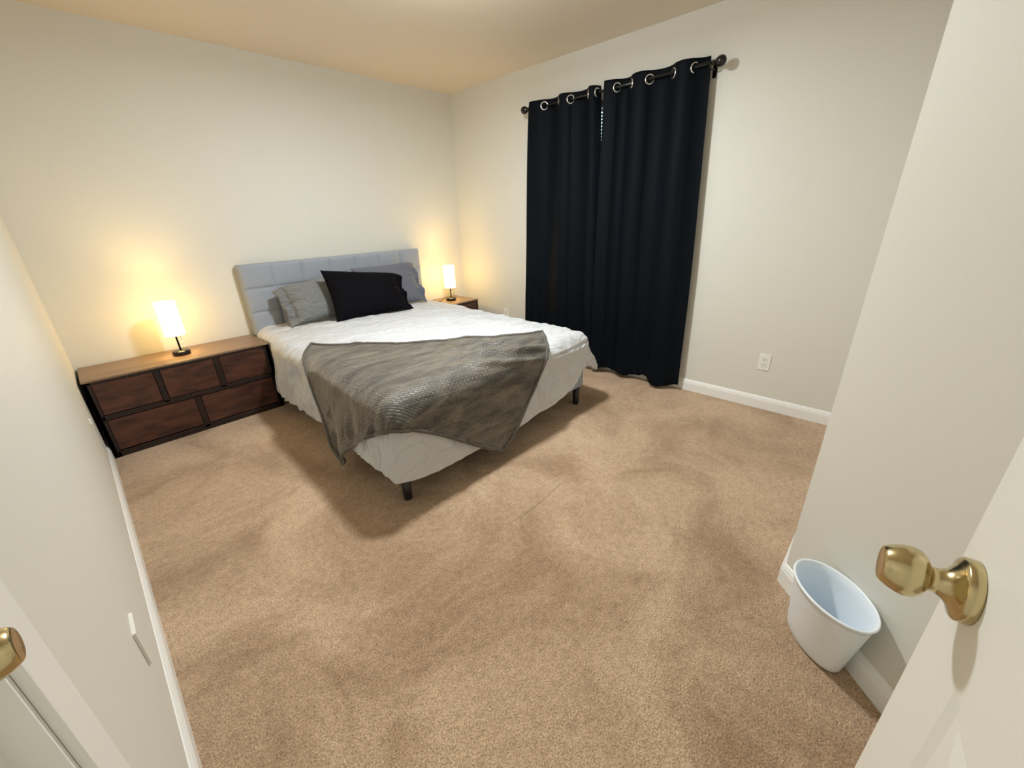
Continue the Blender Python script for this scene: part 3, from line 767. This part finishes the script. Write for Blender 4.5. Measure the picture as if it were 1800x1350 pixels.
def throw():
    C = np.array(BL)                                  # rows from the pillow side edge to the hanging hem
    def catmull(A, n):
        m_ = len(A); out = []
        for t in np.linspace(0, m_ - 1, n):
            i = min(int(t), m_ - 2); f = t - i
            p0, p1, p2, p3 = A[max(i - 1, 0)], A[i], A[i + 1], A[min(i + 2, m_ - 1)]
            if i == 0: p0 = 2 * p1 - p2
            if i == m_ - 2: p3 = 2 * p2 - p1
            out.append(.5 * (2 * p1 + (p2 - p0) * f + (2 * p0 - 5 * p1 + 4 * p2 - p3) * f * f + (3 * p1 - p0 - 3 * p2 + p3) * f ** 3))
        return np.array(out)
    NU, NV = 260, 190
    G = catmull(C, NV)                                # along v
    G = np.stack([catmull(G[j], NU) for j in range(NV)])
    # light smoothing of the base shape
    for _ in range(3):
        G[1:-1, 1:-1] = (G[:-2, 1:-1] + G[2:, 1:-1] + G[1:-1, :-2] + G[1:-1, 2:] + 4 * G[1:-1, 1:-1]) / 8
    du = np.gradient(G, axis=1); dv = np.gradient(G, axis=0); Nm = np.cross(du, dv); Nm /= np.linalg.norm(Nm, axis=2, keepdims=True) + 1e-9
    if Nm[10, 100, 2] < 0: Nm = -Nm
    uu, vv = np.meshgrid(np.linspace(0, 1, NU), np.linspace(0, 1, NV))
    su = np.cumsum(np.linalg.norm(du, axis=2), axis=1); sv = np.cumsum(np.linalg.norm(dv, axis=2), axis=0)
    # folds fanning from the far right corner along the top edge
    r_ = vv + .10 * (1 - uu)
    fan = .026 * np.exp(-((vv - .055 - .05 * (1 - uu)) / .016) ** 2) + .026 * np.exp(-((vv - .125 - .09 * (1 - uu)) / .020) ** 2) + .018 * np.exp(-((vv - .21 - .13 * (1 - uu)) / .024) ** 2)
    D = fan * sstep(.45, .85, uu) * (1 - .5 * sstep(.93, 1, uu))
    # gathers near the tail and hem
    tail = np.exp(-(((uu) / .28) ** 2)) * sstep(.5, 1, vv)
    D += tail * .020 * np.sin(uu * 55 + 2 * fbm(uu * 4, vv * 3) * 3)
    hemf = sstep(.62, 1, vv) * sstep(.15, .4, uu)
    D += hemf * .022 * (ridge(uu * 14 + vv * 2, vv * 2.0, 2) - .4)
    D += .009 * (fbm(su * 6, sv * 6) - .5) + .004 * (fbm(su * 22, sv * 22) - .5) + .004
    G2 = G + Nm * D[..., None]
    from mathutils.bvhtree import BVHTree                               # lay the cloth on the comforter without cutting into it
    me = COMF.data
    bvh = BVHTree.FromPolygons([v.co.copy() for v in me.vertices], [tuple(p_.vertices) for p_ in me.polygons])
    push = np.zeros(G2.shape[:2])
    for j in range(NV):
        for i in range(NU):
            q = Vector(G2[j, i]); n_ = Vector(Nm[j, i])
            hit = bvh.ray_cast(q + n_ * .09, -n_, .20)
            if hit[0] is not None:
                d_ = .09 - hit[3]                                       # height of the cloth over the comforter is -d_
                if d_ + .011 > 0: push[j, i] = d_ + .011
    for _ in range(4):
        b_ = push.copy()
        b_[1:-1, 1:-1] = (push[:-2, 1:-1] + push[2:, 1:-1] + push[1:-1, :-2] + push[1:-1, 2:] + 4 * push[1:-1, 1:-1]) / 8
        push = np.maximum(b_, push * .85)
    G2 = G2 + Nm * push[..., None]
    wl_ = np.clip(-Nm[..., 0], 0, 1) ** 1.5; wf_ = np.clip(-Nm[..., 1], 0, 1) ** 1.5; tot = wl_ + wf_ + 1e-4
    drop = np.clip(.589 - G[..., 2], 0, 1)
    for _ in range(30):
        wl_[1:-1, 1:-1] = (wl_[:-2, 1:-1] + wl_[2:, 1:-1] + wl_[1:-1, :-2] + wl_[1:-1, 2:]) / 4
        wf_[1:-1, 1:-1] = (wf_[:-2, 1:-1] + wf_[2:, 1:-1] + wf_[1:-1, :-2] + wf_[1:-1, 2:]) / 4
    tot = wl_ + wf_ + 1e-4
    uv = np.stack([G[..., 0] - drop * wl_ / tot, G[..., 1] - drop * wf_ / tot], -1).reshape(-1, 2)
    o = link_mesh('throw_blanket', G2.reshape(-1, 3), grid_faces(NU, NV), m_blank, None, smooth=True, uvs=uv)
    md = o.modifiers.new('sol', 'SOLIDIFY'); md.thickness = .006; md.offset = -1
    tag(o, 'grey brown velvety throw blanket lying across the foot of the bed', 'blanket')
    edge = [tuple(G2[0, i]) for i in range(0, NU, 4)] + [tuple(G2[j, -1]) for j in range(0, NV, 4)] + [tuple(G2[-1, i]) for i in range(NU - 1, -1, -4)] + [tuple(G2[j, 0]) for j in range(NV - 1, 3, -4)]
    bm = bmesh.new(); tube(bm, edge, .0105, 8, closed=True)
    h_ = bm_obj('hem', bm, m_hem, o, smooth=True)
    # second stitched line inside the hem
    q = 8
    e2 = [G2[q, i] for i in range(q, NU - q, 4)] + [G2[j, -q] for j in range(q, NV - q, 4)] + [G2[-q, i] for i in range(NU - q, q, -4)] + [G2[j, q] for j in range(NV - q, q, -4)]
    return o
throw()

# pillows ---------------------------------------------------------
def pillow(name, corners, thick, m, label, flange='', seed=0, wr=.006, nu=96, nv=64, grp=None, sag=0.):
    """corners: bottom-left, bottom-right, top-right, top-left seen from the foot of the bed"""
    BLc, BRc, TRc, TLc = [np.array(c_, float) for c_ in corners]
    u = np.linspace(-1, 1, nu); v = np.linspace(-1, 1, nv); U, V = np.meshgrid(u, v)
    U2 = U * (1 - .055 * (1 - V ** 2)); V2 = V * (1 - .075 * (1 - U ** 2))
    a = (U2 + 1) / 2; b_ = (V2 + 1) / 2
    Pm = (1 - b_)[..., None] * ((1 - a)[..., None] * BLc + a[..., None] * BRc) + b_[..., None] * ((1 - a)[..., None] * TLc + a[..., None] * TRc)
    nrm = np.cross((BRc - BLc) + (TRc - TLc), (TLc - BLc) + (TRc - BRc)); nrm /= np.linalg.norm(nrm)
    if nrm[1] > 0: nrm = -nrm
    Us = U.copy()
    lo_, hi = -1., 1.
    if flange == 'L': lo_ = -.80
    if flange == 'R': hi = .84
    Us = np.clip((U - (lo_ + hi) / 2) / ((hi - lo_) / 2), -1, 1)
    prof = np.clip((1 - Us ** 2), 0, 1) ** .42 * np.clip(1 - V ** 2, 0, 1) ** .42
    ln = np.linalg.norm(BRc - BLc); hn = np.linalg.norm(TLc - BLc)
    wrk = wr * (ridge(U * ln * 5 + seed, V * hn * 5 + seed) - .4) * (.3 + prof) + wr * .9 * (fbm(U * 3 + seed, V * 3) - .5)
    fz = np.zeros_like(U)
    if flange:
        e = (U - lo_) / (-1 - lo_) if flange == 'L' else (U - hi) / (1 - hi)
        e = np.clip(e, 0, 1)
        near = np.clip(1 - np.abs((U - (lo_ if flange == 'L' else hi))) / .55, 0, 1)
        fz = e * .022 * np.sin(V * 7.5 + seed) + near * (ridge(V * 5.5 + U * 1.5 + seed, U * 2.2 + seed, 3) - .4) * .030
        openw = .016 * e * np.sqrt(np.clip(1 - V ** 2, 0, 1))
        Pm[..., 2] -= e * .018
    else:
        openw = 0
    F = Pm + nrm * (thick * prof + wrk + fz + openw)[..., None]
    Bk = Pm - nrm * (thick * prof * .8 - fz + openw + .002)[..., None]
    n = nu * nv
    verts = np.concatenate([F.reshape(-1, 3), Bk.reshape(-1, 3)])
    fs = grid_faces(nu, nv) + [tuple(n + k for k in reversed(f)) for f in grid_faces(nu, nv)]
    ring = [i for i in range(nu)] + [j * nu + nu - 1 for j in range(1, nv)] + [(nv - 1) * nu + i for i in range(nu - 2, -1, -1)] + [j * nu for j in range(nv - 2, 0, -1)]
    k_ = len(ring)
    for k in range(k_):
        fs.append((ring[k], ring[(k + 1) % k_], n + ring[(k + 1) % k_], n + ring[k]))
    verts[:, 2] = np.where(verts[:, 2] < .572, .572 + (verts[:, 2] - .572) * .15, verts[:, 2])
    o = link_mesh(name, verts, fs, m, None, smooth=True)
    return tag(o, label, 'pillow', grp)
pillow('bed_pillow', [(-2.035, -.345, .59), (-1.44, -.36, .585), (-1.44, -.175, .93), (-2.065, -.19, .862)], .085, m_pgrey,
       'taupe grey pillow at the left, its open pillowcase end creased and catching lamp light', 'L', 3, .008, grp='pillows against the headboard')
pillow('bed_pillow', [(-1.43, -.37, .585), (-.77, -.37, .585), (-.76, -.175, .945), (-1.40, -.175, .940)], .085, m_plil,
       'grey pillow at the right side of the headboard, partly behind the black pillow', 'R', 11, .006, grp='pillows against the headboard')
pillow('bed_pillow', [(-1.765, -.545, .590), (-1.10, -.60, .585), (-1.055, -.385, .880), (-1.745, -.375, .975)], .095, m_pblk,
       'black pillow propped in front of the two grey pillows', 'R', 21, .006, grp='pillows against the headboard')

# ------------------------------------------------------------------ curtains and rod
ROD_X, ROD_Z = -.09, 2.122
rod = empty('curtain_rod', (ROD_X, -1.83, ROD_Z), 'black curtain rod with ball finials above the window', 'curtain rod')
bm = bmesh.new(); tube(bm, [(0, 1.83 - 1.09, -.004), (0, 1.83 - 2.60, .006)], .0085, 16); bm_obj('pole', bm, m_black, rod)
for y in (-1.068, -2.618):
    sgn = 1 if y > -1.8 else -1
    bm = bmesh.new()
    lathe(bm, [(.0005, -.052), (.012, -.050), (.013, -.040), (.009, -.036), (.012, -.031), (.020, -.024), (.0275, -.010), (.0295, .003), (.026, .017), (.015, .027), (.0005, .031)], axis='Y', cap=False, seg=32)
    for v in bm.verts:
        if sgn < 0: v.co.y = -v.co.y
        v.co += Vector((0, y + 1.83, .004))
    bm_obj('finial', bm, m_black, rod)
for y in (-1.125, -2.558):
    bm = bmesh.new()
    tube(bm, arc([(.0, y + 1.83, -.014), (.045, y + 1.83, -.018), (.088, y + 1.83, -.016)], 6), .005, 10)
    box(bm, .084, .0895, y + 1.83 - .013, y + 1.83 + .013, -.055, .03, bev=.002)
    tube(bm, [(math.sin(a) * .0125, y + 1.83, -math.cos(a) * .0125) for a in np.linspace(-1.8, 1.8, 14)], .003, 8)
    bm_obj('bracket', bm, m_black, rod)

def curtain(cross, yb0, yb1, start_sign, label, seed, ztop, zbot, bulge_bottom):
    """cross: y of the panel's start edge, each grommet, and the far edge, at the rod"""
    root = empty('curtain', (ROD_X, (cross[0] + cross[-1]) / 2, 0), label, 'curtain', 'blackout curtain panels')
    oy = root.location.y
    n = len(cross) - 1; per = 44; NU = n * per + 1; NV = 150
    ys = []; ph = []
    for i in range(n):
        for k in range(per):
            t = k / per; ys.append(cross[i] + (cross[i + 1] - cross[i]) * t)
            s0 = start_sign * (-1) ** i
            if i == 0: ph.append(s0 * math.cos(t * math.pi / 2) ** 0.8)
            elif i == n - 1: ph.append(s0 * math.sin(t * math.pi / 2) ** .8)
            else: ph.append(s0 * math.sin(t * math.pi) ** .8)
    ys.append(cross[-1]); ph.append(start_sign * (-1) ** (n - 1))
    ys = np.array(ys); ph = np.array(ph)
    q = (ys - ys[0]) / (ys[-1] - ys[0])
    V = np.zeros((NV, NU, 3))
    for j in range(NV):
        t = j / (NV - 1)
        z = ztop + (zbot - ztop) * t
        tb = t ** .7
        ybot = yb0 + (yb1 - yb0) * q
        y = ys * (1 - tb) + ybot * tb
        A = .033 - .004 * t
        wv = ph * A
        lowf = .020 * t * np.sin(q * 9 + seed) + .020 * t * (fbm(q * 7 + seed, np.full_like(q, t * 1.3)) - .5) * 2
        x = -wv + lowf * (1 - abs(ph) * .3) - .012 * t
        x = x + .004 * (fbm(q * 16, np.full_like(q, t * 16 + seed)) - .5) * t
        V[j, :, 0] = np.clip(x, -.12, .068); V[j, :, 1] = y - oy + .006 * np.sin(t * 7 + q * 3 + seed) * t
        V[j, :, 2] = z + bulge_bottom * t ** 6 * (fbm(q * 6 + seed, q * 0) - .5)
    o = link_mesh('fabric', V.reshape(-1, 3), grid_faces(NU, NV), m_curt, root, smooth=True)
    md = o.modifiers.new('sol', 'SOLIDIFY'); md.thickness = .0022; md.offset = 0
    # grommets
    for i in range(1, n):
        y = cross[i]
        s0 = start_sign * (-1) ** (i - 1)
        # slope of fabric at the crossing: plane containing Z and the tangent
        dy = -min(cross[i] - cross[i + 1], cross[i - 1] - cross[i])
        tang = Vector((.045 * 2.4 * s0, dy, 0)).normalized()
        bm = bmesh.new()
        pts = [Vector((0, y - oy, ROD_Z)) + tang * .0265 * math.cos(a) + Vector((0, 0, 1)) * .0265 * math.sin(a) for a in np.linspace(0, 2 * math.pi, 33)[:-1]]
        tube(bm, pts, .0055, 8, closed=True)
        g = bm_obj('grommet', bm, m_chrome, root)
    return root
curtain([-1.150, -1.281, -1.423, -1.537, -1.695, -1.772, -1.781], -1.045, -1.854, 1,
        'left black grommet curtain panel, the one nearer the lit corner', 1.3, 2.166, .06, .03)
curtain([-1.847, -1.934, -2.042, -2.173, -2.333, -2.468, -2.545], -1.8425, -2.615, 1,
        'right black grommet curtain panel, the one reaching the carpet beside the bare wall', 4.1, 2.172, .045, .07)

# ------------------------------------------------------------------ outlets
def outlet(loc, rz, label, plug=False):
    root = empty('wall_outlet', loc, label, 'outlet', None, rz)         # local -Y faces the room
    bm = bmesh.new(); box(bm, -.0355, .0355, -.006, 0, -.0575, .0575, bev=.003, seg=3); bm_obj('cover_plate', bm, m_plate, root)
    for dz in (.0195, -.0195):
        bm = bmesh.new(); box(bm, -.0165, .0165, -.008, -.005, dz - .0145, dz + .0145, bev=.004, seg=3)
        r_ = bm_obj('receptacle', bm, m_plate, root)
        bm = bmesh.new()
        box(bm, -.0075, -.0052, -.0084, -.0078, dz + .000, dz + .009); box(bm, .0052, .0075, -.0084, -.0078, dz + .000, dz + .009)
        lathe(bm, [(.0026, -.0084), (.0026, -.0078)], axis='Y', seg=12, origin=(0, 0, dz - .007))
        bm_obj('slots', bm, m_slot, r_)
    return root
outlet((0, -3.148, .339), -math.pi / 2, 'white double wall outlet low on the bare wall right of the curtains')
outlet((0, -.682, .345), -math.pi / 2, 'white wall outlet just above the far side of the bed, between nightstand and curtain')
bp_ = empty('blank_plate', (LX, -2.495, .333), 'flat blank wall plate seen edge-on low on the left wall, nearest the camera', 'wall plate', None, math.pi / 2)
bm = bmesh.new(); box(bm, -.045, .045, -.007, 0, -.055, .055, bev=.002); bm_obj('cover_plate', bm, m_wall, bp_)
bm = bmesh.new(); box(bm, -.044, .044, -.008, 0, .0545, .0590, bev=.001); bm_obj('top_edge_highlight', bm, m_plate, bp_)  # white strip: light caught on the plate's top edge, put into the colour
tag(boxobj('cable_stub', (LX, LX + .012, -.797, -.783, .383, .412), m_plate, bev=.003), 'tiny white fitting on the left wall beside the dresser', 'wall fitting')

# ------------------------------------------------------------------ waste bin (oval, against the angled wall)
def waste_bin():
    wdir = DD; nn_ = nA
    fc = Vector((-1.827, -3.797))
    root = empty('waste_bin', (fc.x, fc.y, 0), 'white oval plastic waste bin standing against the angled wall', 'bin', None, math.atan2(wdir.y, wdir.x))
    # local +x along the wall towards camera side, local y: sign so that +y is away from the room
    prof = [(0.0, .012, 0), (.055, .012, 0)]
    seg = 72; bm = bmesh.new(); rings = []
    Hh = .270
    sgn = 1 if Vector((-wdir.y, wdir.x)).dot(nn_) > 0 else -1         # local +y relative to room side
    def ring(a, b_, z, shift):
        return [bm.verts.new((a * math.cos(2 * math.pi * k / seg) - .034 * max(0, 1 - z / Hh), b_ * math.sin(2 * math.pi * k / seg) + sgn * shift, z)) for k in range(seg)]
    def dims(z):
        t = z / Hh
        return .100 + (.124 - .100) * t, .048 + (.080 - .048) * t, -.024 * (1 - t)
    seq = []
    a, b_, s_ = dims(0); seq += [(a * .55, b_ * .55, .004, s_), (a * .86, b_ * .84, .002, s_), (a * .96, b_ * .95, .006, s_)]
    for z in (.018, .06, .12, .18, .24, .262):
        a, b_, s_ = dims(z); seq.append((a, b_, z, s_))
    a, b_, s_ = dims(Hh); seq += [(a + .003, b_ + .003, .264, s_), (a + .005, b_ + .005, .268, s_), (a + .004, b_ + .004, .272, s_), (a, b_, .2735, s_), (a - .003, b_ - .003, .270, s_)]
    for z in (.24, .18, .12, .06, .02):
        a, b_, s_ = dims(z); seq.append((a - .003, b_ - .003, z, s_))
    a, b_, s_ = dims(0); seq += [(a * .9, b_ * .88, .009, s_), (a * .5, b_ * .5, .007, s_)]
    R_ = [ring(*q) for q in seq]
    for A, B in zip(R_, R_[1:]):
        for k in range(seg): bm.faces.new((A[k], A[(k + 1) % seg], B[(k + 1) % seg], B[k]))
    bm.faces.new(R_[0]); bm.faces.new(R_[-1])
    bm_obj('bin_body', bm, m_bin, root, smooth=True)
waste_bin()
